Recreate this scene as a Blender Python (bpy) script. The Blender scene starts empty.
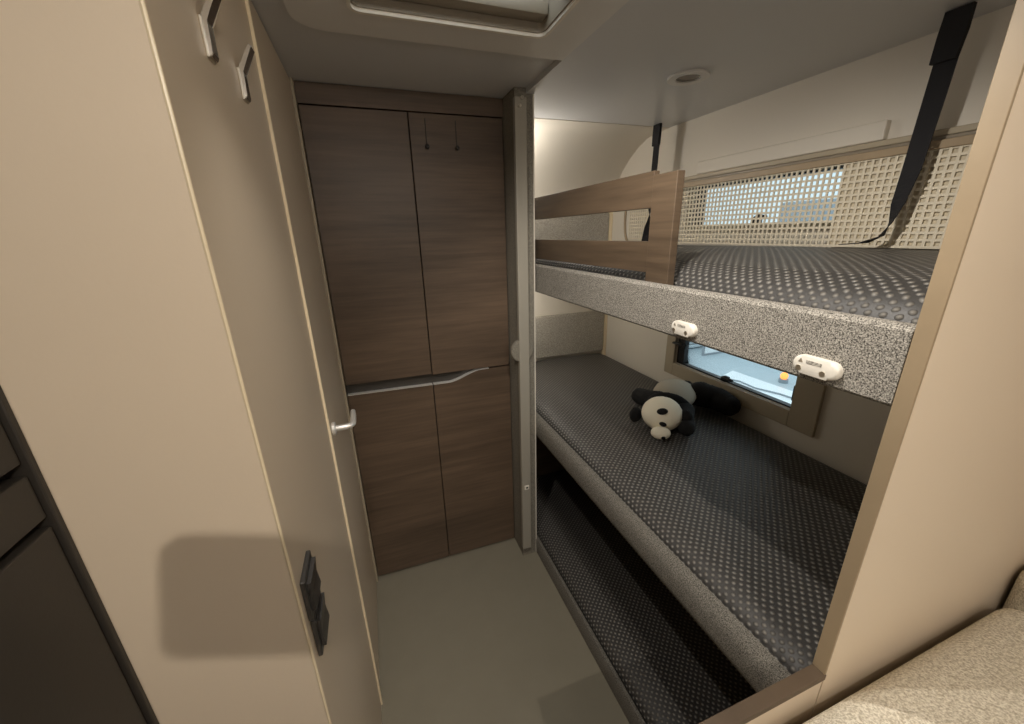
import bpy, bmesh, math, random
from mathutils import Vector, Matrix
random.seed(4)
C = bpy.context.scene.collection
S = bpy.context.scene
PI = math.pi

# ------------------------------------------------------------------ camera, view, sky, lamps
cam_d = bpy.data.cameras.new('camera'); cam = bpy.data.objects.new('camera', cam_d); C.objects.link(cam)
cam_d.sensor_width = 36.0; cam_d.lens = 389.78 / 1024 * 36.0; cam_d.clip_start = 0.01
def cam_matrix(yaw, pitch, roll, loc):
    cy, sy, cp, sp = math.cos(yaw), math.sin(yaw), math.cos(pitch), math.sin(pitch)
    fwd = Vector((sy*cp, cy*cp, -sp)); right = Vector((cy, -sy, 0)); down = fwd.cross(right)
    cr, sr = math.cos(roll), math.sin(roll)
    r = cr*right + sr*down; d = -sr*right + cr*down
    return Matrix(((r.x, -d.x, -fwd.x, loc[0]), (r.y, -d.y, -fwd.y, loc[1]), (r.z, -d.z, -fwd.z, loc[2]), (0, 0, 0, 1)))
cam.matrix_world = cam_matrix(math.radians(19.148), math.radians(18.325), math.radians(1.49), (0, 0, 1.514))
S.camera = cam
S.view_settings.view_transform = 'Standard'; S.view_settings.look = 'None'
S.view_settings.gamma = 1.0; S.view_settings.use_curve_mapping = False
S.view_settings.exposure = 0.0
S.cycles.max_bounces = 8; S.cycles.diffuse_bounces = 5; S.cycles.transparent_max_bounces = 12
S.cycles.sample_clamp_indirect = 3.0

w = bpy.data.worlds.new('showroom_air'); S.world = w; w.use_nodes = True
w.node_tree.nodes['Background'].inputs[0].default_value = (0.78, 0.88, 0.93, 1)
w.node_tree.nodes['Background'].inputs[1].default_value = 1.6

def lamp(name, kind, loc, power, color, **kw):
    d = bpy.data.lights.new(name, kind); d.energy = power; d.color = color
    for k, v in kw.items(): setattr(d, k, v)
    o = bpy.data.objects.new(name, d); o.location = loc; C.objects.link(o); return o
WARM = (1.0, 0.905, 0.79)
def aim(o, d): o.rotation_euler = Vector(d).to_track_quat('-Z', 'Y').to_euler()
o = lamp('aisle_lamp', 'SPOT', (0.235, -0.50, 1.93), 24.0, WARM, shadow_soft_size=0.007, spot_size=math.radians(130), spot_blend=1.0); aim(o, (-0.15, 1.0, -1.3))
lamp('aisle_lamp', 'POINT', (-0.10, -0.25, 1.93), 1.8, WARM, shadow_soft_size=0.007)
o = lamp('hatch_lamp', 'SPOT', (0.32, 0.54, 1.945), 19.0, (1.0, 0.94, 0.86), shadow_soft_size=0.006, spot_size=math.radians(118), spot_blend=0.6); aim(o, (0.55, 0.25, -1))
o = lamp('hatch_lamp', 'SPOT', (-0.06, 0.54, 1.945), 16.0, (1.0, 0.94, 0.86), shadow_soft_size=0.006, spot_size=math.radians(112), spot_blend=0.6); aim(o, (0.75, 0.25, -1))
o = lamp('added_uplight', 'AREA', (0.2, -1.3, 1.45), 20.0, (1.0, 0.97, 0.93), shape='RECTANGLE', size=1.4, size_y=0.5); aim(o, (0, 0.0, 1))  # unseen fill light, added to bounce soft light off the ceiling
lamp('bunk_lamp', 'POINT', (0.665, 1.87, 1.80), 3.3, (1.0, 0.95, 0.88), shadow_soft_size=0.03)
lamp('bunk_lamp', 'POINT', (0.665, 1.90, 1.17), 2.2, (1.0, 0.95, 0.88), shadow_soft_size=0.03)

# ------------------------------------------------------------------ materials
def srgb(r, g, b):
    f = lambda c: (c/255/12.92 if c/255 <= 0.04045 else ((c/255+0.055)/1.055)**2.4)
    return (f(r), f(g), f(b), 1.0)
class NT:
    def __init__(s, name):
        s.m = bpy.data.materials.new(name); s.m.use_nodes = True; s.t = s.m.node_tree; s.n = s.t.nodes
        s.b = s.n['Principled BSDF']
    def node(s, t, **kw):
        n = s.n.new(t)
        for k, v in kw.items(): setattr(n, k, v)
        return n
    def link(s, a, b): s.t.links.new(a, b)
    def math(s, op, a, b=None, c=None):
        n = s.node('ShaderNodeMath', operation=op)
        for i, v in enumerate((a, b, c)):
            if v is None: continue
            if isinstance(v, (int, float)): n.inputs[i].default_value = v
            else: s.link(v, n.inputs[i])
        return n.outputs[0]
    def ramp(s, fac, stops):
        r = s.node('ShaderNodeValToRGB'); s.link(fac, r.inputs[0])
        e = r.color_ramp.elements
        while len(e) < len(stops): e.new(0.5)
        for q, (p, c) in zip(e, stops): q.position = p; q.color = c
        return r.outputs[0]
    def bump(s, h, strength, dist):
        b = s.node('ShaderNodeBump'); b.inputs['Strength'].default_value = strength; b.inputs['Distance'].default_value = dist
        s.link(h, b.inputs['Height']); s.link(b.outputs[0], s.b.inputs['Normal'])
    def coord(s, scale=(1, 1, 1), kind='Object'):
        c = s.node('ShaderNodeTexCoord'); m = s.node('ShaderNodeMapping'); m.inputs['Scale'].default_value = scale
        s.link(c.outputs[kind], m.inputs['Vector']); return m.outputs[0]
    def noise(s, vec, scale, detail=3, rough=0.6):
        n = s.node('ShaderNodeTexNoise'); n.inputs['Scale'].default_value = scale; n.inputs['Detail'].default_value = detail
        n.inputs['Roughness'].default_value = rough; s.link(vec, n.inputs['Vector']); return n.outputs[0]
def plain(name, col, rough=0.5, metal=0.0, bump=0.0, bscale=300, var=0.0, spec=0.5):
    t = NT(name); t.b.inputs['Base Color'].default_value = col; t.b.inputs['Roughness'].default_value = rough
    t.b.inputs['Metallic'].default_value = metal; t.b.inputs['Specular IOR Level'].default_value = spec
    if bump or var:
        v = t.coord(); n = t.noise(v, bscale)
        if bump: t.bump(n, bump, 0.002)
        if var:
            n2 = t.noise(v, 9)
            c2 = tuple(x*(1-var) for x in col[:3]) + (1,)
            t.link(t.ramp(n2, [(0.3, c2), (0.7, col)]), t.b.inputs['Base Color'])
    return t.m
def speckle(name, dark, light, scale=330, lo=0.40, hi=0.62, bump=0.5, rough=0.95):
    t = NT(name); v = t.coord(); n = t.noise(v, scale, 2, 0.7)
    t.link(t.ramp(n, [(lo, dark), (hi, light)]), t.b.inputs['Base Color'])
    t.b.inputs['Roughness'].default_value = rough; t.b.inputs['Specular IOR Level'].default_value = 0.15
    t.bump(n, bump, 0.003); return t.m
def wood(name, a, b, scale=(3.0, 3.0, 60.0), rough=0.45):
    t = NT(name); v = t.coord(scale); n = t.noise(v, 1.0, 6, 0.65)
    v2 = t.coord((scale[0]*0.5, scale[1]*0.5, scale[2]*0.12)); n2 = t.noise(v2, 1.0, 3, 0.5)
    mx = t.math('MULTIPLY_ADD', n2, 0.5, t.math('MULTIPLY', n, 0.5))
    t.link(t.ramp(mx, [(0.34, a), (0.66, b)]), t.b.inputs['Base Color'])
    t.b.inputs['Roughness'].default_value = rough; t.bump(n, 0.12, 0.002); return t.m
def dotted(name, base, dot, pu=0.0188, pv=0.0112, r=0.0052):
    t = NT(name); uv = t.node('ShaderNodeUVMap'); sep = t.node('ShaderNodeSeparateXYZ'); t.link(uv.outputs[0], sep.inputs[0])
    row = t.math('FLOOR', t.math('DIVIDE', sep.outputs[0], pv))
    off = t.math('MULTIPLY', t.math('MODULO', t.math('ABSOLUTE', row), 2.0), 0.5)
    fu = t.math('SUBTRACT', t.math('FRACT', t.math('ADD', t.math('DIVIDE', sep.outputs[1], pu), off)), 0.5)
    fv = t.math('SUBTRACT', t.math('FRACT', t.math('DIVIDE', sep.outputs[0], pv)), 0.5)
    du = t.math('MULTIPLY', fu, pu); dv = t.math('MULTIPLY', fv, pv)
    d = t.math('SQRT', t.math('ADD', t.math('MULTIPLY', du, du), t.math('MULTIPLY', dv, dv)))
    h = t.math('SUBTRACT', 1.0, t.math('MINIMUM', t.math('DIVIDE', d, r), 1.0))
    n = t.noise(t.coord(), 500, 2)
    hh = t.math('MULTIPLY_ADD', n, 0.12, h)
    t.link(t.ramp(h, [(0.0, base), (0.75, dot)]), t.b.inputs['Base Color'])
    t.b.inputs['Roughness'].default_value = 0.48; t.b.inputs['Specular IOR Level'].default_value = 0.5
    t.bump(hh, 0.9, 0.004); return t.m
def emit(name, col, strength):
    t = NT(name); t.b.inputs['Base Color'].default_value = col
    t.b.inputs['Emission Color'].default_value = col; t.b.inputs['Emission Strength'].default_value = strength; return t.m
def glass(name):
    t = NT(name); out = t.n['Material Output']; a = t.node('ShaderNodeBsdfTransparent'); g = t.node('ShaderNodeBsdfGlossy')
    a.inputs[0].default_value = (0.93, 0.97, 0.98, 1); g.inputs['Roughness'].default_value = 0.02
    fr = t.node('ShaderNodeFresnel'); fr.inputs[0].default_value = 1.35
    mx = t.node('ShaderNodeMixShader'); t.link(fr.outputs[0], mx.inputs[0]); t.link(a.outputs[0], mx.inputs[1]); t.link(g.outputs[0], mx.inputs[2])
    t.link(mx.outputs[0], out.inputs[0]); return t.m

M = {}
M['cream'] = plain('cream_laminate', srgb(226, 210, 188), 0.42, bump=0.05, bscale=160)
M['cream_edge'] = plain('cream_edge_band', srgb(240, 224, 192), 0.3)
M['cream_wall'] = plain('cream_wallboard', srgb(222, 215, 202), 0.55)
M['ceil'] = plain('ceiling_board', srgb(208, 208, 208), 0.35)
M['ceil_lo'] = plain('moulded_ceiling_plastic', srgb(222, 219, 214), 0.35)
M['floor'] = plain('vinyl_floor', srgb(138, 132, 116), 0.38, bump=0.05, bscale=500, var=0.06)
M['wardrobe'] = wood('brown_wood_laminate', srgb(74, 61, 49), srgb(110, 91, 74))
M['rail_wood'] = wood('walnut_laminate', srgb(76, 63, 50), srgb(112, 94, 75))
M['edge_wood'] = wood('taupe_edge_band', srgb(148, 130, 104), srgb(170, 150, 122), (4, 4, 4))
M['carcass'] = plain('dark_recess', srgb(46, 43, 40), 0.6)
M['kitchen'] = plain('anthracite_laminate', srgb(52, 48, 43), 0.5, bump=0.06, bscale=200)
M['kitchen_gap'] = plain('black_gap', srgb(14, 13, 12), 0.7)
M['chrome'] = plain('chrome', (0.78, 0.76, 0.72, 1), 0.14, 1.0)
M['alu'] = plain('bright_aluminium', (0.9, 0.88, 0.84, 1), 0.35, 0.5)
M['nickel'] = plain('satin_nickel', (0.72, 0.68, 0.60, 1), 0.3, 1.0)
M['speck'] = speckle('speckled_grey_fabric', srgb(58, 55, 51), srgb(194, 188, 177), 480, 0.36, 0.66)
M['speck_shaded'] = speckle('shaded_speckled_grey_fabric', srgb(46, 44, 41), srgb(156, 151, 141), 560, 0.34, 0.68)  # same board fabric, with the lower boards' shade put into its colour
M['greyfab'] = speckle('grey_wall_fabric', srgb(112, 108, 99), srgb(146, 140, 128), 260, 0.35, 0.65, 0.25)
M['panelfab'] = speckle('light_grey_panel_fabric', srgb(134, 130, 122), srgb(204, 198, 186), 300, 0.38, 0.64, 0.3)
M['strip'] = plain('grey_profile', srgb(158, 153, 141), 0.5, bump=0.1, bscale=400)
M['bench'] = speckle('beige_boucle', srgb(186, 176, 156), srgb(238, 231, 214), 260, 0.36, 0.62, 0.8)
M['mattress'] = dotted('charcoal_dotted_fabric', srgb(60, 58, 56), srgb(138, 134, 127))
M['white'] = plain('white_plastic', srgb(236, 230, 218), 0.35)
M['trimgrey'] = plain('taupe_rail', srgb(140, 130, 114), 0.4)
M['winframe'] = plain('taupe_window_frame', srgb(172, 160, 138), 0.45)
M['black'] = plain('black_plastic', srgb(22, 22, 24), 0.4)
M['strap'] = plain('black_webbing', srgb(24, 23, 26), 0.85, bump=0.4, bscale=700)
M['switch'] = plain('graphite_plastic', srgb(70, 68, 66), 0.35)
M['net'] = plain('ivory_net', srgb(222, 212, 190), 0.6)
M['netback'] = plain('beige_blind', srgb(206, 194, 168), 0.7)
M['glass'] = glass('window_glass')
M['acrylic'] = emit('daylit_acrylic', (0.78, 0.87, 0.95, 1), 2.2)
M['pwhite'] = plain('cream_plush', srgb(246, 238, 216), 0.95, bump=0.5, bscale=260)
M['pshaded'] = plain('shaded_cream_plush', srgb(190, 180, 162), 0.95, bump=0.6, bscale=260)  # cream plush with the torso's shade put into its colour
M['pblack'] = plain('black_plush', srgb(20, 19, 19), 0.95, bump=0.8, bscale=260)
M['shiny'] = plain('glossy_black', srgb(8, 8, 8), 0.1)
M['o_floor'] = plain('pale_hall_floor', srgb(176, 190, 196), 0.5, var=0.05)
M['o_white'] = plain('white_painted_metal', srgb(232, 238, 240), 0.4)
M['o_grey'] = plain('grey_painted_metal', srgb(140, 148, 154), 0.5)
M['o_orange'] = emit('orange_glow', (1.0, 0.30, 0.06, 1), 1.6)
M['lens'] = plain('dim_lens', srgb(120, 112, 102), 0.25)

# ------------------------------------------------------------------ helpers
class MB:
    def __init__(s): s.bm = bmesh.new(); s.uv = None
    def box(s, x0, x1, y0, y1, z0, z1, bev=0.0, seg=2):
        r = bmesh.ops.create_cube(s.bm, size=1.0)
        for v in r['verts']:
            v.co = Vector(((x0+x1)/2 + v.co.x*(x1-x0), (y0+y1)/2 + v.co.y*(y1-y0), (z0+z1)/2 + v.co.z*(z1-z0)))
        if bev:
            es = list({e for v in r['verts'] for e in v.link_edges})
            bmesh.ops.bevel(s.bm, geom=es, offset=bev, segments=seg, affect='EDGES', profile=0.5)
        return s
    def prism(s, pts, f0, f1):
        """pts 2-D outline; f0/f1 map (u,v) to 3-D at the two ends"""
        a = [s.bm.verts.new(f0(*p)) for p in pts]; b = [s.bm.verts.new(f1(*p)) for p in pts]
        n = len(pts)
        s.bm.faces.new(a); s.bm.faces.new(b[::-1])
        for i in range(n): s.bm.faces.new((a[i], b[i], b[(i+1) % n], a[(i+1) % n]))
        return s
    def ring(s, outer, inner, z0, z1):
        n = len(outer)
        o0 = [s.bm.verts.new((x, y, z0)) for x, y in outer]; o1 = [s.bm.verts.new((x, y, z1)) for x, y in outer]
        i0 = [s.bm.verts.new((x, y, z0)) for x, y in inner]; i1 = [s.bm.verts.new((x, y, z1)) for x, y in inner]
        for k in range(n):
            j = (k+1) % n
            for q in ((o0[k], o0[j], o1[j], o1[k]), (i0[j], i0[k], i1[k], i1[j]), (o0[j], o0[k], i0[k], i0[j]), (o1[k], o1[j], i1[j], i1[k])):
                s.bm.faces.new(q)
        return s
    def tube(s, path, r, n=12):
        path = [Vector(p) for p in path]; rs = r if isinstance(r, (list, tuple)) else [r]*len(path)
        rows = []; up = None
        for i, p in enumerate(path):
            t = (path[min(i+1, len(path)-1)] - path[max(i-1, 0)]).normalized()
            if up is None: up = t.orthogonal().normalized()
            up = (up - t*up.dot(t)).normalized(); sd = t.cross(up)
            rows.append([s.bm.verts.new(p + (up*math.cos(2*PI*k/n) + sd*math.sin(2*PI*k/n))*rs[i]) for k in range(n)])
        for a, b in zip(rows, rows[1:]):
            for k in range(n): s.bm.faces.new((a[k], a[(k+1) % n], b[(k+1) % n], b[k]))
        s.bm.faces.new(rows[0][::-1]); s.bm.faces.new(rows[-1]); return s
    def ell(s, c, rad, rot=None, u=24, v=16, noise=0.0):
        r = bmesh.ops.create_uvsphere(s.bm, u_segments=u, v_segments=v, radius=1.0)
        m = (rot or Matrix.Identity(3))
        for q in r['verts']:
            k = 1 + noise*(random.random()-0.5)
            q.co = Vector(c) + m @ Vector((q.co.x*rad[0]*k, q.co.y*rad[1]*k, q.co.z*rad[2]*k))
        return s
    def ribbon(s, path, widths, thick):
        """path points with a width vector each: a flat strap with thickness"""
        P = [Vector(p) for p in path]; W = [Vector(q) for q in widths]; rows = []
        for i, p in enumerate(P):
            t = (P[min(i+1, len(P)-1)] - P[max(i-1, 0)]).normalized(); nrm = t.cross(W[i]).normalized()*thick/2
            rows.append([s.bm.verts.new(p+W[i]/2+nrm), s.bm.verts.new(p-W[i]/2+nrm), s.bm.verts.new(p-W[i]/2-nrm), s.bm.verts.new(p+W[i]/2-nrm)])
        for a, b in zip(rows, rows[1:]):
            for k in range(4): s.bm.faces.new((a[k], a[(k+1) % 4], b[(k+1) % 4], b[k]))
        s.bm.faces.new(rows[0][::-1]); s.bm.faces.new(rows[-1]); return s
    def cyl(s, c, axis, r, h, n=28, bev=0.0):
        """from c along axis by h; chamfered far edge"""
        a = Vector(axis).normalized(); c = Vector(c)
        pts = [c, c + a*(h-bev), c + a*h] if bev else [c, c + a*h]
        return s.tube(pts, [r, r, r-bev] if bev else r, n)
    def build(s, name, mat, parent=None, smooth=False, angle=35):
        bmesh.ops.recalc_face_normals(s.bm, faces=s.bm.faces[:])
        me = bpy.data.meshes.new(name); 
        if parent is not None: bmesh.ops.translate(s.bm, verts=s.bm.verts[:], vec=-root_loc(parent))
        s.bm.to_mesh(me); s.bm.free(); me.materials.append(mat)
        if smooth:
            for p in me.polygons: p.use_smooth = True
            me.set_sharp_from_angle(angle=math.radians(angle))
        o = bpy.data.objects.new(name, me); C.objects.link(o)
        if parent is not None: o.parent = parent
        return o
def root_loc(o):
    v = Vector((0, 0, 0))
    while o is not None: v = v + o.location; o = o.parent
    return v
def tag(o, label, cat, group=None):
    o['label'] = label; o['category'] = cat
    if group: o['group'] = group
    return o
def thing(name, label, cat, loc, group=None):
    o = bpy.data.objects.new(name, None); o.empty_display_size = 0.05; C.objects.link(o); o.location = loc
    return tag(o, label, cat, group)
def struct(o, label=None, cat=None):
    o['kind'] = 'structure'
    if label: o['label'] = label
    if cat: o['category'] = cat
    return o
def copy_tree(o, parent=None):
    c = o.copy(); C.objects.link(c)
    if parent is not None: c.parent = parent
    for ch in [q for q in bpy.data.objects if q.parent == o]: copy_tree(ch, c)
    return c
def rrect(x0, x1, y0, y1, r, k=6):
    pts = []
    rr = r if isinstance(r, (list, tuple)) else (r,)*4        # corners: x1y1, x0y1, x0y0, x1y0
    for (cx, cy, a0), q in zip(((x1, y1, 0), (x0, y1, 90), (x0, y0, 180), (x1, y0, 270)), rr):
        sx = -1 if cx == x1 else 1; sy = -1 if cy == y1 else 1
        for i in range(k+1):
            a = math.radians(a0 + 90*i/k); pts.append((cx + sx*q + q*math.cos(a), cy + sy*q + q*math.sin(a)))
    return pts
def wall_holes(X0, X1, ys, zs, holes):
    b = MB()
    ye = sorted(set(ys + [h[0] for h in holes] + [h[1] for h in holes])); ze = sorted(set(zs + [h[2] for h in holes] + [h[3] for h in holes]))
    for a, c in zip(ye, ye[1:]):
        for d, e in zip(ze, ze[1:]):
            my, mz = (a+c)/2, (d+e)/2
            if any(h[0] < my < h[1] and h[2] < mz < h[3] for h in holes): continue
            b.box(X0, X1, a, c, d, e)
    bmesh.ops.remove_doubles(b.bm, verts=b.bm.verts[:], dist=1e-5)
    return b

# ------------------------------------------------------------------ the shell
ZR, ZL = 1.978, 1.962          # recessed ceiling, lower ceiling
struct(MB().box(-1.0, 1.47, -2.05, 2.2, -0.04, 0.0).build('floor', M['floor']), 'grey vinyl floor of the narrow aisle', 'floor')
hx0, hx1, hy0, hy1 = 0.030, 0.459, 0.56, 1.036     # roof hatch opening
inner = rrect(hx0, hx1, hy0, hy1, 0.02)
struct(MB().ring(rrect(-1.0, 1.47, -2.05, 2.2, 0.001), inner, ZR, ZR+0.03).build('ceiling', M['ceil']), 'grey ceiling board above the wardrobe', 'ceiling')
o = MB().ring(rrect(-0.095, 0.572, 0.22, 1.160, (0.002, 0.07, 0.07, 0.002)), inner, ZL, ZR).build('ceiling_panel', M['ceil_lo'])
struct(o, 'moulded grey ceiling surround with rounded corners around roof hatch', 'ceiling')
b = MB().prism([(0.572, 0.25), (1.41, 0.25), (1.41, 1.86), (0.60, 1.86), (0.572, 1.43)], lambda u, v: Vector((u, v, ZL)), lambda u, v: Vector((u, v, ZR)))
struct(b.build('ceiling_bunk', M['ceil']), 'grey ceiling board over the bunks', 'ceiling')
# left: panel with hooks, return panel facing the viewer, door
struct(MB().box(-0.19, -0.155, 0.521, 1.002, 0, ZR).build('wall_left', M['cream']), 'cream wall panel holding the coat hooks and light switches', 'wall')
struct(MB().box(-1.0, -0.155, 0.4955, 0.521, 0, ZR).build('wall_left_return', M['cream']), 'broad cream end panel beside the dark kitchen cabinet', 'wall')
b = MB().prism([(-0.155, 0.4955), (-0.1578, 0.4955), (-0.1572, 0.4942), (-0.1555, 0.4935), (-0.1538, 0.4942), (-0.1532, 0.4958), (-0.1538, 0.4972), (-0.155, 0.4978)], lambda u, v: Vector((u, v, 0)), lambda u, v: Vector((u, v, ZR)))
struct(b.build('trim_1', M['cream_edge'], smooth=True), 'pale edge band on the corner of the left end panel', 'trim')
struct(MB().box(-0.19, -0.1495, 1.002, 1.012, 0, ZR, 0.001).build('trim_2', M['cream_edge']), 'pale door frame edge beside the door lever', 'trim')
door = thing('door_1', 'cream washroom door beside the wardrobe with a lever', 'door', (-0.17, 1.27, 0.0)); door['kind'] = 'structure'
MB().box(-0.185, -0.158, 1.014, 1.528, 0.004, ZR-0.004, 0.0015).build('door_leaf', M['cream'], door)
h = MB(); HY, HZ = 1.105, 1.0
h.cyl((-0.158, HY, HZ), (1, 0, 0), 0.019, 0.009, 28, 0.003)
hd = h.build('door_handle', M['alu'], door, True); hd['label'] = 'satin metal lever'
p = [(-0.150, HY, HZ), (-0.125, HY, HZ), (-0.112, HY+0.003, HZ), (-0.106, HY+0.012, HZ), (-0.105, HY+0.03, HZ), (-0.106, HY+0.075, HZ), (-0.108, HY+0.105, HZ)]
MB().tube(p, [0.0085]*5 + [0.008, 0.007], 16).build('lever', M['alu'], hd, True)
struct(MB().box(-0.19, -0.150, 1.531, 1.549, 0, ZR, 0.001).build('trim_3', M['winframe']), 'slim door post strip against the wardrobe', 'trim')
# front wall, curved under the roof
prof = [(1.70, ZL-0.002), (1.79, ZL-0.004), (1.86, 1.948), (1.93, 1.920), (2.00, 1.876), (2.06, 1.826), (2.105, 1.770), (2.135, 1.70), (2.15, 1.62), (2.15, 0.0)]
outl = prof + [(2.19, 0.0), (2.19, 1.62), (2.17, 1.73), (2.12, 1.83), (2.02, 1.93), (1.88, 1.976), (1.70, 1.977)]
b = MB().prism(outl, lambda u, v: Vector((0.60, u, v)), lambda u, v: Vector((1.40, u, v)))
struct(b.build('wall_front', M['cream_wall'], smooth=True, angle=30), 'cream curved end wall behind the bunks', 'wall')
UW = (0.885, 1.50, 1.520, 1.684); LW = (0.893, 1.50, 0.868, 1.20)
struct(wall_holes(1.40, 1.43, [0.273, 2.19], [0.0, ZR], [UW, LW]).build('wall_right', M['cream_wall']), 'cream outer side wall with two bunk windows', 'wall')
struct(MB().box(0.619, 1.45, 0.2533, 0.272, 0, ZR).build('wall_right_partition', M['cream']), 'broad cream partition at the near end of the bunks', 'wall')
struct(MB().box(0.615, 0.619, 0.2525, 0.2725, 0.814, ZR, 0.0008).build('trim_4', M['edge_wood']), 'taupe edge band of the cream partition', 'trim')
struct(MB().box(0.30, 0.618, 0.2545, 0.2705, 0, 0.802).build('wall_low', M['cream']), 'low panel under the wooden ledge', 'wall')
struct(MB().box(0.30, 0.619, 0.2515, 0.2725, 0.802, 0.814, 0.0012).build('trim_5', M['rail_wood']), 'brown wooden ledge along the low panel', 'trim')
b = MB().box(0.53, 0.597, 1.432, 2.15, 0, ZR)
struct(b.build('wall_middle', M['greyfab']), 'grey covered divider between wardrobe and bunks', 'wall')
struct(MB().box(0.597, 0.603, 1.434, 2.15, 0, ZR).build('trim_6', M['cream_wall']), 'thin cream facing on the bunk side of the divider', 'trim')
struct(MB().box(1.376, 1.40, 2.128, 2.15, 0.66, 1.62, 0.004).build('trim_7', M['cream_edge']), 'cream corner strip behind the bunks', 'trim')
struct(MB().box(0.603, 1.40, 1.90, 1.92, 0, 0.62).build('wall_bunk_end', M['wardrobe']), 'brown wooden end panel of the floor bunk', 'wall')
# behind the viewer and around the washroom
struct(MB().box(-1.03, -1.0, -2.05, 2.2, 0, ZR).build('wall_left_outer', M['cream']))
struct(MB().box(-1.0, 0.598, 2.152, 2.19, 0, ZR).build('wall_front_left', M['cream']))
struct(MB().box(-1.0, 1.47, -2.05, -2.02, 0, ZR).build('wall_back', M['cream']))
struct(MB().box(-1.0, -0.97, -2.02, 0.495, 0, ZR).build('wall_left_rear', M['cream']))
struct(MB().box(1.45, 1.47, -2.02, 0.273, 0, ZR).build('wall_right_rear', M['cream']))

# ------------------------------------------------------------------ windows
def window(name, label, Y0, Y1, Z0, Z1, fr):
    t = thing(name, label, 'window', (1.40, (Y0+Y1)/2, Z0)); t['kind'] = 'structure'
    b = MB()
    fl, frr, fb, ft = fr
    b.box(1.386, 1.4, Y0-frr, Y0, Z0-fb, Z1+ft, 0.003); b.box(1.386, 1.4, Y1, Y1+fl, Z0-fb, Z1+ft, 0.003)
    b.box(1.386, 1.4, Y0, Y1, Z0-fb, Z0, 0.003); b.box(1.386, 1.4, Y0, Y1, Z1, Z1+ft, 0.003)
    b.build('window_frame', M['winframe'], t)
    b = MB(); k = 0.006
    for q in ((Y0, Y0+k, Z0, Z1), (Y1-0.045, Y1, Z0, Z1), (Y0, Y1, Z0, Z0+k), (Y0, Y1, Z1-k, Z1)): b.box(1.408, 1.432, *q)
    b.build('seal', M['black'], t)
    MB().box(1.424, 1.428, Y0, Y1, Z0, Z1).build('pane', M['glass'], t)
    return t
def latch(t, y, z, d=1):
    b = MB(); b.box(1.392, 1.420, y-0.013, y+0.013, z, z+0.022, 0.004); b.tube([(1.394, y, z+0.018), (1.384, y-0.02*d, z+0.026), (1.382, y-0.055*d, z+0.022)], [0.009, 0.008, 0.006], 10)
    b.build('latch', M['black'], t, True)
wl = window('window_2', 'small hinged window above the middle bunk', *LW, (0.06, 0.095, 0.065, 0.05))
latch(wl, 1.20, 0.872); latch(wl, 1.455, 0.95, -1)
b = MB(); b.box(1.402, 1.420, 0.895, 0.907, 0.90, 0.96, 0.003); b.build('latch', M['black'], wl)
wu = window('window_1', 'upper bunk window behind the ivory net', *UW, (0.02, 0.02, 0.02, 0.02))
latch(wu, 1.17, 1.524); latch(wu, 1.45, 1.54, -1)
# roof hatch
hatch = thing('roof_hatch', 'white framed roof hatch with pleated blind in the ceiling', 'roof hatch', (0.244, 0.81, ZL))
MB().ring(rrect(hx0-0.008, hx1+0.008, hy0-0.008, hy1+0.008, 0.028), rrect(hx0, hx1, hy0, hy1, 0.02), ZL-0.007, ZL).build('frame', M['white'], hatch)
MB().ring(rrect(hx0, hx1, hy0, hy1, 0.02), rrect(hx0+0.004, hx1-0.004, hy0+0.004, hy1-0.004, 0.018), ZL, ZL+0.13).build('shaft', M['trimgrey'], hatch)
b = MB(); b.box(hx0+0.005, hx1-0.005, hy1-0.045, hy1-0.005, ZL+0.018, ZL+0.045, 0.006); b.build('blind_cassette', M['trimgrey'], hatch, True)
b = MB(); b.box(hx0+0.005, hx1-0.005, hy1-0.165, hy1-0.125, ZL+0.024, ZL+0.044, 0.005); b.build('blind_bar', M['trimgrey'], hatch, True)
pts = []
n = 26
for i in range(n+1): pts.append((hy0+0.01 + (hy1-0.165-hy0-0.01)*i/n, ZL+0.034 + (0.006 if i % 2 else -0.006)))
pts2 = pts + [(y, z+0.0012) for y, z in reversed(pts)]
MB().prism(pts2, lambda u, v: Vector((hx0+0.006, u, v)), lambda u, v: Vector((hx1-0.006, u, v))).build('pleated_blind', M['netback'], hatch)
MB().box(hx0, hx1, hy0, hy1, ZL+0.131, ZL+0.137).build('pane', M['acrylic'], hatch)

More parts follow.
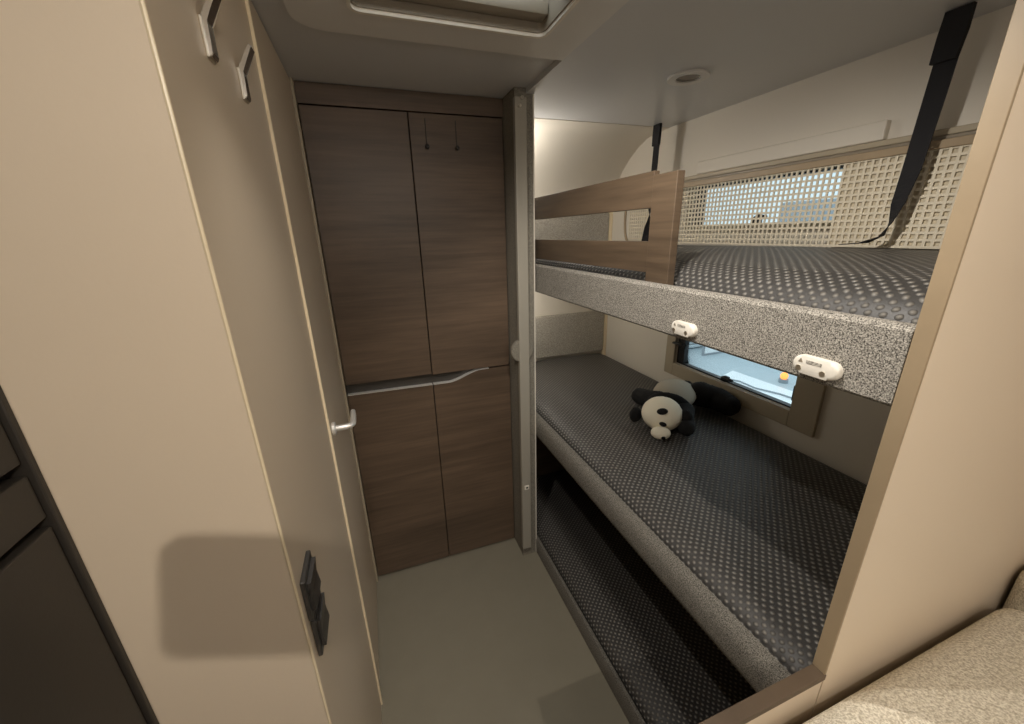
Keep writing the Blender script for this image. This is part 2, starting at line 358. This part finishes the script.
# ------------------------------------------------------------------ wardrobe
wr = thing('wardrobe', 'tall brown wood wardrobe with four doors at the aisle end', 'wardrobe', (0.19, 1.72, 0.0))
MB().box(-0.150, 0.529, 1.574, 2.15, 0, ZR-0.002).build('carcass', M['carcass'], wr)
MB().box(-0.150, 0.529, 1.552, 1.574, 1.917, ZR-0.002).build('top_panel', M['wardrobe'], wr)
for k, (x0, x1) in enumerate(((-0.148, 0.1835), (0.1875, 0.526))):
    MB().box(x0, x1, 1.550, 1.572, 0.966 if k == 0 else 0.962, 1.912, 0.0012).build('upper_door', M['wardrobe'], wr)
def edge_z(x):
    if x <= 0.25: return 0.922 - 0.006*(x+0.15)/0.4
    if x >= 0.40: return 0.9555
    s = (x-0.25)/0.15; return 0.916 + (0.9555-0.916)*(3*s*s-2*s**3)
for x0, x1 in ((-0.148, 0.1835), (0.1875, 0.526)):
    xs = [x0 + (x1-x0)*i/24 for i in range(25)]
    out = [(x0, 0.012), (x1, 0.012)] + [(x, edge_z(x)) for x in reversed(xs)]
    d = MB().prism(out, lambda u, v: Vector((u, 1.550, v)), lambda u, v: Vector((u, 1.572, v))).build('lower_door', M['wardrobe'], wr)
    xe = min(x1, 0.43); xs = [x0 + (xe-x0)*i/24 for i in range(25)]
    out = [(x, edge_z(x)+0.0005) for x in xs] + [(x, edge_z(x)+0.0024) for x in reversed(xs)]
    m = MB().prism(out, lambda u, v: Vector((u, 1.548, v)), lambda u, v: Vector((u, 1.571, v))).build('handle_edge', M['alu'], d)
    m['label'] = 'curved chrome grip edge'
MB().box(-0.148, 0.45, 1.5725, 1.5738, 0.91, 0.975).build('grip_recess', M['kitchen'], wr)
# two small pegs on the right door, their shadow streaks modelled as dark strips
def wpeg():
    t = thing('coat_peg', '', 'peg', (0.242, 1.55, 1.805), 'small dark pegs high on the wardrobe door')
    b = MB(); b.box(0.2405, 0.2435, 1.5475, 1.55, 1.81, 1.895, 0.0008); b.build('shadow_streak', M['carcass'], t)
    b = MB(); b.cyl((0.242, 1.55, 1.808), (0, -1, 0), 0.0075, 0.014, 16, 0.003); b.build('knob', M['carcass'], t, True); return t
pg = wpeg(); pg['label'] = 'small dark peg on the wardrobe door, nearer the door seam'
p2 = copy_tree(pg); p2.location.x += 0.107; p2['label'] = 'small dark peg on the wardrobe door, nearer the grey divider'

# divider fittings
dr = thing('door_rail', 'light grey vertical profile fixed to the divider front', 'profile', (0.544, 1.43, 0.06))
MB().box(0.523, 0.566, 1.410, 1.432, 0.06, 1.945, 0.003).build('profile', M['strip'], dr)
b = MB(); b.box(0.534, 0.556, 1.406, 1.411, 0.398, 0.420, 0.002); l = b.build('latch_plate', M['white'], dr)
MB().box(0.541, 0.550, 1.4052, 1.4065, 0.405, 0.413).build('slot', M['black'], l)
b = MB(); b.cyl((0.540, 1.410, 1.918), (0, -1, 0), 0.006, 0.004, 14, 0.001); b.build('screw', M['nickel'], dr, True)
b = MB(); b.cyl((0.549, 1.410, 1.942), (0, -1, 0), 0.006, 0.004, 14, 0.001); b.build('screw', M['nickel'], dr, True)
b = MB(); b.cyl((0.538, 1.4325, 1.058), (0, -1, 0), 0.047, 0.018, 36, 0.003)
b.build('round_catch', M['greyfab'], dr, True)

# ------------------------------------------------------------------ kitchen cabinet at left
kc = thing('kitchen_cabinet', 'tall dark grey kitchen cabinet with drawer beside cream panel', 'cabinet', (-0.66, -0.3, 0.0))
MB().box(-0.969, -0.372, -1.2, 0.494, 0, ZR-0.002).build('carcass', M['kitchen_gap'], kc)
b = MB(); b.box(-0.375, -0.3485, 0.487, 0.4945, 0, ZR-0.002, 0.0015); b.box(-0.375, -0.353, -1.2, -0.2, 0, ZR-0.002, 0.0015); b.build('side_frame', M['kitchen'], kc)
MB().box(-0.372, -0.3525, -0.196, 0.484, 1.307, 1.96, 0.002).build('upper_door', M['kitchen'], kc)
MB().box(-0.372, -0.3525, -0.196, 0.484, 1.243, 1.294, 0.002).build('drawer', M['kitchen'], kc)
MB().box(-0.372, -0.3525, -0.196, 0.484, 0.08, 1.232, 0.002).build('lower_door', M['kitchen'], kc)

# ------------------------------------------------------------------ hooks and switches
def coat_hook(y, z, label):
    t = thing('coat_hook', label, 'hook', (-0.155, y, z), 'chrome coat hooks on the cream panel')
    pts = [(0.0, 0.0), (0.0055, -0.001), (0.0075, 0.003), (0.0075, 0.036), (0.026, 0.070), (0.0215, 0.0735), (0.0025, 0.040), (0.0, 0.036)]
    b = MB().prism(pts, lambda u, v: Vector((-0.155+u, y-0.011, z+v)), lambda u, v: Vector((-0.155+u, y+0.011, z+v)))
    bmesh.ops.bevel(b.bm, geom=b.bm.edges[:], offset=0.0008, segments=1, affect='EDGES')
    b.build('hook', M['chrome'], t)
    MB().box(-0.155, -0.1515, y-0.0135, y+0.0115, z-0.003, z+0.040, 0.001).build('back_plate', M['nickel'], t)
    return t
coat_hook(0.672, 1.730, 'chrome bent coat hook nearer the bright left end panel')
coat_hook(0.824, 1.727, 'chrome bent coat hook nearer the washroom door')
def switch(y, z, label):
    t = thing('light_switch', label, 'light switch', (-0.155, y, z), 'graphite light switches one above the other')
    MB().box(-0.155, -0.148, y-0.034, y+0.034, z-0.037, z+0.037, 0.002).build('plate', M['switch'], t)
    b = MB().prism([(-0.149, z-0.026), (-0.142, z-0.026), (-0.1445, z), (-0.142, z+0.026), (-0.149, z+0.026)], lambda u, v: Vector((u, y-0.026, v)), lambda u, v: Vector((u, y+0.028, v)))
    b.build('rocker', M['switch'], t); return t
switch(0.548, 1.004, 'graphite light switch, the upper of the pair on the cream panel')
switch(0.552, 0.925, 'graphite light switch, the lower of the pair on the cream panel')

# ------------------------------------------------------------------ bunks and mattresses
def mattress(name, label, section, Y0, Y1, sag=0.0, wob=0.004, crown=None):
    """closed section (x,z) swept along Y with rounded ends; UV runs in metres"""
    b = MB(); bm = b.bm; uvl = bm.loops.layers.uv.new('UVMap')
    # densify the section
    pts = []
    for (x0, z0), (x1, z1) in zip(section, section[1:]):
        k = max(1, int(math.hypot(x1-x0, z1-z0)/0.03))
        for i in range(k): pts.append((x0+(x1-x0)*i/k, z0+(z1-z0)*i/k))
    pts.append(section[-1])
    arc = [0.0]
    for p, q in zip(pts, pts[1:]): arc.append(arc[-1]+math.hypot(q[0]-p[0], q[1]-p[1]))
    zb = section[0][1]; ny = int((Y1-Y0)/0.03)
    ys = [Y0, Y0+0.006, Y0+0.018] + [Y0+0.04+(Y1-Y0-0.08)*i/ny for i in range(ny+1)] + [Y1-0.018, Y1-0.006, Y1]
    rows = []
    for y in ys:
        e = min(y-Y0, Y1-y); f = 1.0
        if e < 0.04: f = 0.72+0.28*math.sqrt(max(0, 1-(1-e/0.04)**2))
        row = []
        for x, z in pts:
            up = (z-zb)*f*(1 + wob*8*math.sin(y*5.3+x*3)*0.5)
            if crown: up += crown(x, y)*max(0, (z-zb))/0.15
            row.append(bm.verts.new((x, y, zb+up)))
        rows.append(row)
    for j, (r0, r1) in enumerate(zip(rows, rows[1:])):
        for i in range(len(pts)-1):
            f = bm.faces.new((r0[i], r1[i], r1[i+1], r0[i+1]))
            for l, (u, v) in zip(f.loops, ((arc[i], ys[j]), (arc[i], ys[j+1]), (arc[i+1], ys[j+1]), (arc[i+1], ys[j]))): l[uvl].uv = (u, v)
        f = bm.faces.new((r0[-1], r1[-1], r1[0], r0[0]))
    bm.faces.new(rows[0]); bm.faces.new(rows[-1][::-1])
    return tag(b.build(name, M['mattress'], smooth=True, angle=60), label, 'mattress')
def xprism(name, out, y0, y1, mat, parent, smooth=True):
    return MB().prism(out, lambda u, v: Vector((u, y0, v)), lambda u, v: Vector((u, y1, v))).build(name, mat, parent, smooth)

ub = thing('upper_bunk', 'upper bunk with speckled front board and wooden guard rail', 'bunk bed', (1.0, 1.2, 1.285))
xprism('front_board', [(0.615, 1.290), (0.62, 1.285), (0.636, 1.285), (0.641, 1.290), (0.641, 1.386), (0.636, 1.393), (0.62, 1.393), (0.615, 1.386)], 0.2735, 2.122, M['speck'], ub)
MB().box(0.641, 1.398, 0.2735, 2.122, 1.285, 1.308).build('base_panel', M['cream_wall'], ub)
gr = MB().box(0.645, 0.665, 0.745, 0.825, 1.31, 1.633, 0.0015).build('guard_rail', M['rail_wood'], ub)
MB().box(0.647, 0.663, 0.825, 2.12, 1.562, 1.643, 0.0015).build('rail_board', M['rail_wood'], gr)
MB().box(0.647, 0.663, 0.825, 2.12, 1.412, 1.486, 0.0015).build('rail_board', M['rail_wood'], gr)
def bracket(y, lab):
    out = []
    for i in range(13):
        a = math.radians(-90+180*i/12); out.append((y+0.0195+0.0140*math.cos(a), 1.312+0.0140*math.sin(a)))
    for i in range(13):
        a = math.radians(90+180*i/12); out.append((y-0.0195+0.0140*math.cos(a), 1.312+0.0140*math.sin(a)))
    b = MB().prism(out, lambda u, v: Vector((0.615, u, v)), lambda u, v: Vector((0.604, u, v)))
    es = [e for e in b.bm.edges if abs(e.verts[0].co.x-0.604) < 1e-4 and abs(e.verts[1].co.x-0.604) < 1e-4]
    bmesh.ops.bevel(b.bm, geom=es, offset=0.005, segments=3, affect='EDGES', profile=0.5)
    o = b.build('ladder_bracket', M['white'], ub, True, 50); o['label'] = lab
    for dy in (0.022, -0.013):
        MB().cyl((0.6045, y+dy, 1.306), (-1, 0, 0), 0.0042, 0.0012, 14).build('screw', M['nickel'], o)
    MB().prism([(y+0.017, 1.3155), (y+0.024, 1.3155), (y+0.0205, 1.3215)], lambda u, v: Vector((0.6045, u, v)), lambda u, v: Vector((0.6034, u, v))).build('arrow_mark', M['trimgrey'], o)
    MB().box(0.6035, 0.6045, y-0.010, y+0.012, 1.3155, 1.3205).build('inset_mark', M['panelfab'], o)
bracket(0.640, 'white oval bracket'); bracket(0.368, 'white oval bracket')
mattress('upper_mattress', 'charcoal dotted mattress plump on the upper bunk',
         [(0.668, 1.309), (0.668, 1.365), (0.676, 1.392), (0.70, 1.418), (0.75, 1.437), (0.85, 1.447), (1.0, 1.452), (1.2, 1.452), (1.31, 1.446), (1.345, 1.425), (1.352, 1.309)], 0.276, 2.12)

mb = thing('middle_bunk', 'middle bunk with rounded speckled front rail', 'bunk bed', (1.0, 1.2, 0.64))
xprism('front_board', [(0.603, 0.662), (0.606, 0.648), (0.614, 0.640), (0.632, 0.640), (0.632, 0.733), (0.626, 0.7325), (0.618, 0.729), (0.611, 0.722), (0.606, 0.712), (0.603, 0.698)], 0.2735, 2.147, M['speck_shaded'], mb)
MB().box(0.632, 1.398, 0.2735, 2.147, 0.640, 0.660).build('base_panel', M['wardrobe'], mb)
mattress('middle_mattress', 'wide charcoal dotted mattress under the panda on the middle bunk',
         [(0.634, 0.661), (0.634, 0.705), (0.640, 0.725), (0.655, 0.741), (0.69, 0.751), (0.80, 0.755), (1.0, 0.757), (1.25, 0.757), (1.34, 0.752), (1.38, 0.735), (1.383, 0.661)], 0.276, 2.145, wob=0.002)
lb = thing('floor_bunk', 'low floor bunk edged with speckled board', 'bunk bed', (1.0, 1.1, 0.0))
xprism('front_board', [(0.600, 0.001), (0.618, 0.001), (0.618, 0.075), (0.614, 0.081), (0.604, 0.081), (0.600, 0.075)], 0.2735, 1.898, M['speck_shaded'], lb)
mattress('floor_mattress', 'charcoal dotted mattress lying at floor level under the middle bunk',
         [(0.621, 0.002), (0.621, 0.065), (0.628, 0.085), (0.645, 0.098), (0.70, 0.104), (1.0, 0.106), (1.3, 0.105), (1.37, 0.09), (1.38, 0.002)], 0.276, 1.895, wob=0.002)
tag(MB().box(0.604, 1.374, 2.126, 2.149, 0.765, 1.03, 0.006).build('padded_panel', M['panelfab']), 'light grey fabric panel at the far end of the middle bunk', 'wall panel', 'fabric panels on the end wall')
tag(MB().box(0.604, 1.374, 2.126, 2.149, 1.40, 1.612, 0.006).build('padded_panel', M['panelfab']), 'light grey fabric panel behind the guard rail of the upper bunk', 'wall panel', 'fabric panels on the end wall')

# ------------------------------------------------------------------ fittings at the upper window
net = thing('window_net', 'ivory square mesh panel across the upper bunk window', 'mesh panel', (1.36, 1.2, 1.452))
b = MB(); Y0, Y1, Z0, Z1 = 0.28, 1.90, 1.452, 1.684; p = 0.0178
ny = int((Y1-Y0)/p); nz = 13; pz = (Z1-Z0)/nz
for i in range(ny+1):
    y = Y0 + (Y1-Y0)*i/ny; b.box(1.3555, 1.3585, y-0.0033, y+0.0033, Z0, Z1)
for j in range(nz+1):
    z = Z0+pz*j; b.box(1.3560, 1.3580, Y0, Y1, z-0.0033, z+0.0033)
b.build('mesh', M['net'], net)
MB().box(1.350, 1.364, 0.2745, 1.92, Z1, 1.704, 0.002).build('top_strip', M['edge_wood'], net)
b = MB(); arcp = []
for i in range(15):
    a = math.radians(90-180*i/14); arcp.append((1.357, 1.90+0.045*math.cos(a)**0.8 if math.cos(a) > 0 else 1.90, (Z0+1.70)/2+0.122*math.sin(a)))
b.tube(arcp, 0.007, 8); b.build('end_rim', M['edge_wood'], net, True)
b = MB(); b.box(1.3625, 1.3855, 0.2745, UW[0]-0.012, Z0, 1.70); b.build('side_blind', M['netback'], net)
rl = thing('curtain_rail', 'taupe grooved rail along the top of the mesh panel', 'rail', (1.38, 1.0, 1.705))
MB().box(1.366, 1.40, 0.2745, 2.00, 1.7055, 1.714, 0.002).build('lower_groove', M['trimgrey'], rl)
MB().box(1.370, 1.40, 0.2745, 2.00, 1.715, 1.731, 0.003).build('upper_groove', M['winframe'], rl)
tag(MB().box(1.379, 1.40, 0.80, 1.48, 1.733, 1.783, 0.004).build('pelmet', M['cream_wall']), 'flat cream box strip on the side wall above the mesh', 'pelmet')

# ------------------------------------------------------------------ straps
def strap(name, label, path, widths, buckle):
    t = thing(name, label, 'strap', path[0], 'black safety straps hanging from the ceiling')
    MB().ribbon(path, widths, 0.0022).build('webbing', M['strap'], t)
    P, W = buckle
    MB().ribbon(P, W, 0.012).build('stitched_fold', M['strap'], t)
    return t
def smoothpath(pts, wid, k=6):
    P, W = [], []
    for (a, b), (u, v) in zip(zip(pts, pts[1:]), zip(wid, wid[1:])):
        for i in range(k):
            s = i/k; P.append(Vector(a).lerp(Vector(b), s)); W.append(Vector(u).lerp(Vector(v), s))
    return P+[Vector(pts[-1])], W+[Vector(wid[-1])]
a = [(1.300, 0.662, 1.961), (1.301, 0.668, 1.80), (1.303, 0.676, 1.64), (1.304, 0.686, 1.56), (1.302, 0.690, 1.515), (1.298, 0.700, 1.482), (1.292, 0.735, 1.464), (1.285, 0.78, 1.4595)]
wd = [(0, .043, 0), (0, .043, 0), (.004, .042, 0), (.014, .036, 0), (.030, .022, 0), (.040, .008, .004), (.043, 0, 0), (.043, 0, 0)]
P, W = smoothpath(a, wd)
strap('safety_strap', 'long black safety strap beside the cream partition', P, W, ([(1.296, 0.662, 1.960), (1.296, 0.664, 1.915), (1.297, 0.668, 1.862)], [(0, .047, 0), (0, .050, 0), (0, .046, 0)]))
a = [(1.300, 1.655, 1.961), (1.301, 1.66, 1.80), (1.302, 1.668, 1.62), (1.303, 1.672, 1.56), (1.302, 1.675, 1.52), (1.300, 1.68, 1.457)]
wd = [(0, .040, 0), (0, .040, 0), (.004, .040, 0), (.03, .02, 0), (.034, -.01, 0), (.03, -.03, 0)]
P, W = smoothpath(a, wd)
strap('safety_strap', 'black safety strap seen behind the wooden guard rail', P, W, ([(1.296, 1.655, 1.960), (1.296, 1.656, 1.92), (1.297, 1.658, 1.875)], [(0, .044, 0), (0, .046, 0), (0, .043, 0)]))

# ceiling spot
sp = thing('ceiling_spotlight', 'round recessed ceiling spotlight above the upper bunk', 'spotlight', (1.008, 1.16, ZL))
def circ(cx, cy, r, n=32): return [(cx+r*math.cos(2*PI*i/n), cy+r*math.sin(2*PI*i/n)) for i in range(n)]
MB().ring(circ(1.008, 1.16, 0.062), circ(1.008, 1.16, 0.037), ZL-0.006, ZL-0.0002).build('trim_ring', M['ceil_lo'], sp, True)
MB().cyl((1.008, 1.16, ZL-0.002), (0, 0, 1), 0.0365, 0.0018, 32).build('lens', M['lens'], sp)

# ------------------------------------------------------------------ panda
pa = thing('plush_panda', 'black and white plush panda lying on the middle bunk', 'soft toy', (1.10, 1.15, 0.757))
def rotz(a, b=0.0): return Matrix.Rotation(math.radians(a), 3, 'Z') @ Matrix.Rotation(math.radians(b), 3, 'Y')
HC = Vector((1.000, 1.112, 0.823))
MB().ell((1.200, 1.270, 0.812), (0.125, 0.090, 0.054), rotz(40), noise=0.02).build('torso', M['pshaded'], pa, True)
MB().ell((1.098, 1.188, 0.811), (0.034, 0.086, 0.053), rotz(40), noise=0.03).build('shoulder_band', M['pblack'], pa, True)
hd = MB().ell(HC, (0.074, 0.076, 0.066), rotz(40), noise=0.015).build('head', M['pwhite'], pa, True)
VD = Vector((0.55, 0.62, -0.40)).normalized()            # the face looks out over the front edge of the bed
def patch(c, r, name, mat, flat=0.4, k=1.0, roll=0.0):
    n = (Vector(c)-HC).normalized(); q = n.to_track_quat('Z', 'Y').to_matrix() @ Matrix.Rotation(roll, 3, 'Z')
    return MB().ell(c, (r, r*k, r*flat), q, 16, 12).build(name, mat, hd, True)
patch((0.957, 1.062, 0.862), 0.020, 'eye_patch', M['pblack'], 0.3, 0.62, 0.2)
patch((0.955, 1.050, 0.815), 0.0140, 'eye_patch', M['pblack'], 0.4, 0.65, -0.3)
mz = MB().ell((0.946, 1.047, 0.783), (0.036, 0.028, 0.024), rotz(-30), noise=0.02).build('muzzle', M['pwhite'], hd, True)
patch((0.938, 1.022, 0.776), 0.0085, 'nose', M['shiny'], 0.7, 0.8)
MB().ell((0.935, 1.185, 0.798), (0.030, 0.022, 0.030), rotz(20), 16, 12, 0.12).build('ear', M['pblack'], hd, True)
MB().ell((1.062, 1.052, 0.825), (0.024, 0.018, 0.026), rotz(-30), 16, 12, 0.12).build('ear', M['pblack'], hd, True)
def limb(name, path, r):
    b = MB(); path = [Vector(p) for p in path]; P, R = [], []
    n = 14
    for i in range(n+1):
        t = i/n*(len(path)-1); j = min(int(t), len(path)-2); P.append(path[j].lerp(path[j+1], t-j))
        R.append(r[j]+(r[j+1]-r[j])*(t-j))
    R = [q*(1+0.07*(random.random()-0.5)) for q in R]
    b.tube(P, R, 18); b.ell(P[-1], (R[-1]*1.02,)*3, None, 18, 12, 0.06); b.ell(P[0], (R[0],)*3, None, 18, 12, 0.06)
    return b.build(name, M['pblack'], pa, True, 80)
limb('arm', [(1.10, 1.25, 0.80), (1.085, 1.30, 0.795), (1.075, 1.345, 0.793)], [0.045, 0.040, 0.036])
limb('arm', [(1.13, 1.14, 0.795), (1.085, 1.08, 0.79), (1.055, 1.035, 0.788)], [0.045, 0.036, 0.030])
limb('leg', [(1.30, 1.225, 0.812), (1.335, 1.165, 0.808), (1.340, 1.105, 0.801)], [0.054, 0.050, 0.043])
limb('leg', [(1.285, 1.285, 0.794), (1.315, 1.315, 0.795), (1.325, 1.33, 0.795)], [0.035, 0.035, 0.035])

pa.location.z += 0.006
# ------------------------------------------------------------------ bench at lower right
bn = thing('bench', 'bench base under the beige cushion', 'bench', (0.9, -0.2, 0))
MB().box(0.36, 1.446, -0.72, 0.248, 0, 0.56, 0.004).build('base', M['cream'], bn)
def cushion(x0, x1, y0, y1, z0, z1, r, crown):
    b = MB(); bm = b.bm; n = 40
    b.box(x0, x1, y0, y1, z0, z1)
    bmesh.ops.subdivide_edges(bm, edges=bm.edges[:], cuts=n-1, use_grid_fill=True)
    cx, cy, cz = (x0+x1)/2, (y0+y1)/2, (z0+z1)/2
    for v in bm.verts:
        p = v.co; q = Vector((min(max(p.x, x0+r), x1-r), min(max(p.y, y0+r), y1-r), min(max(p.z, z0+r), z1-r)))
        d = p-q
        if d.length > 1e-6: v.co = q + d.normalized()*r
        u, w_ = (v.co.x-cx)/(x1-x0)*2, (v.co.y-cy)/(y1-y0)*2
        if v.co.z > cz: v.co.z += crown*max(0, (1-u*u))*max(0, (1-w_*w_))*((v.co.z-cz)/(z1-cz))
    return b
tag(cushion(0.32, 1.14, -0.72, 0.236, 0.562, 0.788, 0.035, 0.03).build('bench_cushion', M['bench'], smooth=True), 'beige boucle seat cushion on the bench by the cream partition', 'cushion')
tag(cushion(1.150, 1.446, -0.72, 0.247, 0.562, 0.86, 0.05, 0.02).build('back_cushion', M['bench'], smooth=True), 'beige boucle back cushion at the right end of the bench', 'cushion')

# ------------------------------------------------------------------ the phone the picture is taken with
ph = thing('phone', 'dark phone held level in the aisle, casting the rounded shadow on the cream panel', 'phone', (0, 0, 1.514))
R3 = cam_matrix(math.radians(19.148), math.radians(18.325), math.radians(1.49), (0, 0, 1.514))
def at_phone(u, v, d): return R3 @ Vector((u, v, d))
PA = rrect(0.055-0.0775, 0.055+0.0775, -0.003-0.037, -0.003+0.037, 0.012)
MB().prism(PA, lambda u, v: at_phone(u, v, 0.012), lambda u, v: at_phone(u, v, 0.020)).build('body', M['black'], ph)
PB = rrect(0.055-0.0745, 0.055+0.0745, -0.003-0.034, -0.003+0.034, 0.010)
MB().prism(PB, lambda u, v: at_phone(u, v, 0.0201), lambda u, v: at_phone(u, v, 0.0206)).build('screen', M['shiny'], ph)

# ------------------------------------------------------------------ the hall outside the windows
GZ = -0.46
struct(MB().box(1.6, 14, -8, 14, GZ-0.05, GZ).build('outside_ground', M['o_floor']), 'pale blue grey hall floor outside the windows', 'floor')
b = MB().prism([(3.0, -2.0), (4.70, -2.0), (4.745, 3.10), (4.71, 3.92), (4.36, 3.80), (3.0, 3.40)], lambda u, v: Vector((u, v, GZ)), lambda u, v: Vector((u, v, GZ+0.02)))
tag(b.build('outside_platform', M['o_white']), 'low white display platform on the hall floor outside', 'platform')
b = MB(); b.tube([(4.30, 3.76, GZ+0.0325), (4.42, 3.55, GZ+0.0325), (4.40, 3.30, GZ+0.0325), (4.50, 3.05, GZ+0.0325), (4.55, 2.6, GZ+0.0325)], 0.010, 8)
tag(b.build('outside_cable', M['o_grey'], smooth=True), 'thin dark cable lying on the white platform outside', 'cable')
st = thing('outside_sign_stand', 'pale display board standing on the hall floor outside', 'display board', (5.5, 4.68, GZ))
MB().box(4.93, 6.1, 4.67, 4.69, GZ+0.03, GZ+1.1, 0.004).build('board', M['o_white'], st)
b = MB(); b.box(4.90, 6.13, 4.665, 4.695, GZ, GZ+0.03); b.box(4.90, 4.93, 4.665, 4.695, GZ+0.03, GZ+1.1); b.box(6.1, 6.13, 4.665, 4.695, GZ+0.03, GZ+1.1); b.build('frame', M['o_grey'], st)
sb = thing('outside_step', 'white slatted step box on the hall floor outside', 'step', (5.3, 5.35, GZ))
b = MB()
for k in range(4): b.box(4.95, 5.7, 5.05, 5.7, GZ+0.02+0.07*k, GZ+0.07+0.07*k, 0.006)
b.build('slats', M['o_white'], sb)
MB().box(4.98, 5.67, 5.08, 5.67, GZ, GZ+0.28).build('core', M['o_grey'], sb)
ol = thing('outside_orange_reflection', 'small glowing orange dome standing in for a reflection in the window', 'reflection', (4.97, 3.36, GZ))  # added dome and base, the glow stands in for an orange reflection
MB().ell((4.97, 3.36, GZ+0.09), (0.045, 0.045, 0.05), None, 20, 12).build('dome', M['o_orange'], ol, True)
MB().cyl((4.97, 3.36, GZ), (0, 0, 1), 0.055, 0.05).build('base', M['o_grey'], ol)
# a parked caravan beyond
cv = thing('outside_caravan', 'white caravan parked beyond the upper bunk window', 'caravan', (7.2, 5.5, GZ))
b = MB().prism(rrect(2.6, 8.4, GZ+0.45, 2.35, 0.35), lambda u, v: Vector((7.0, u, v)), lambda u, v: Vector((9.2, u, v)))
b.build('body', M['o_white'], cv, True)
MB().prism(rrect(4.0, 5.4, 1.3, 1.9, 0.08), lambda u, v: Vector((6.985, u, v)), lambda u, v: Vector((7.01, u, v))).build('window', M['o_grey'], cv)
MB().box(6.985, 7.01, 2.8, 8.2, 1.02, 1.08).build('stripe', M['o_grey'], cv)
MB().cyl((6.98, 5.2, GZ+0.31), (1, 0, 0), 0.31, 0.2, 32, 0.03).build('wheel', M['black'], cv, True)
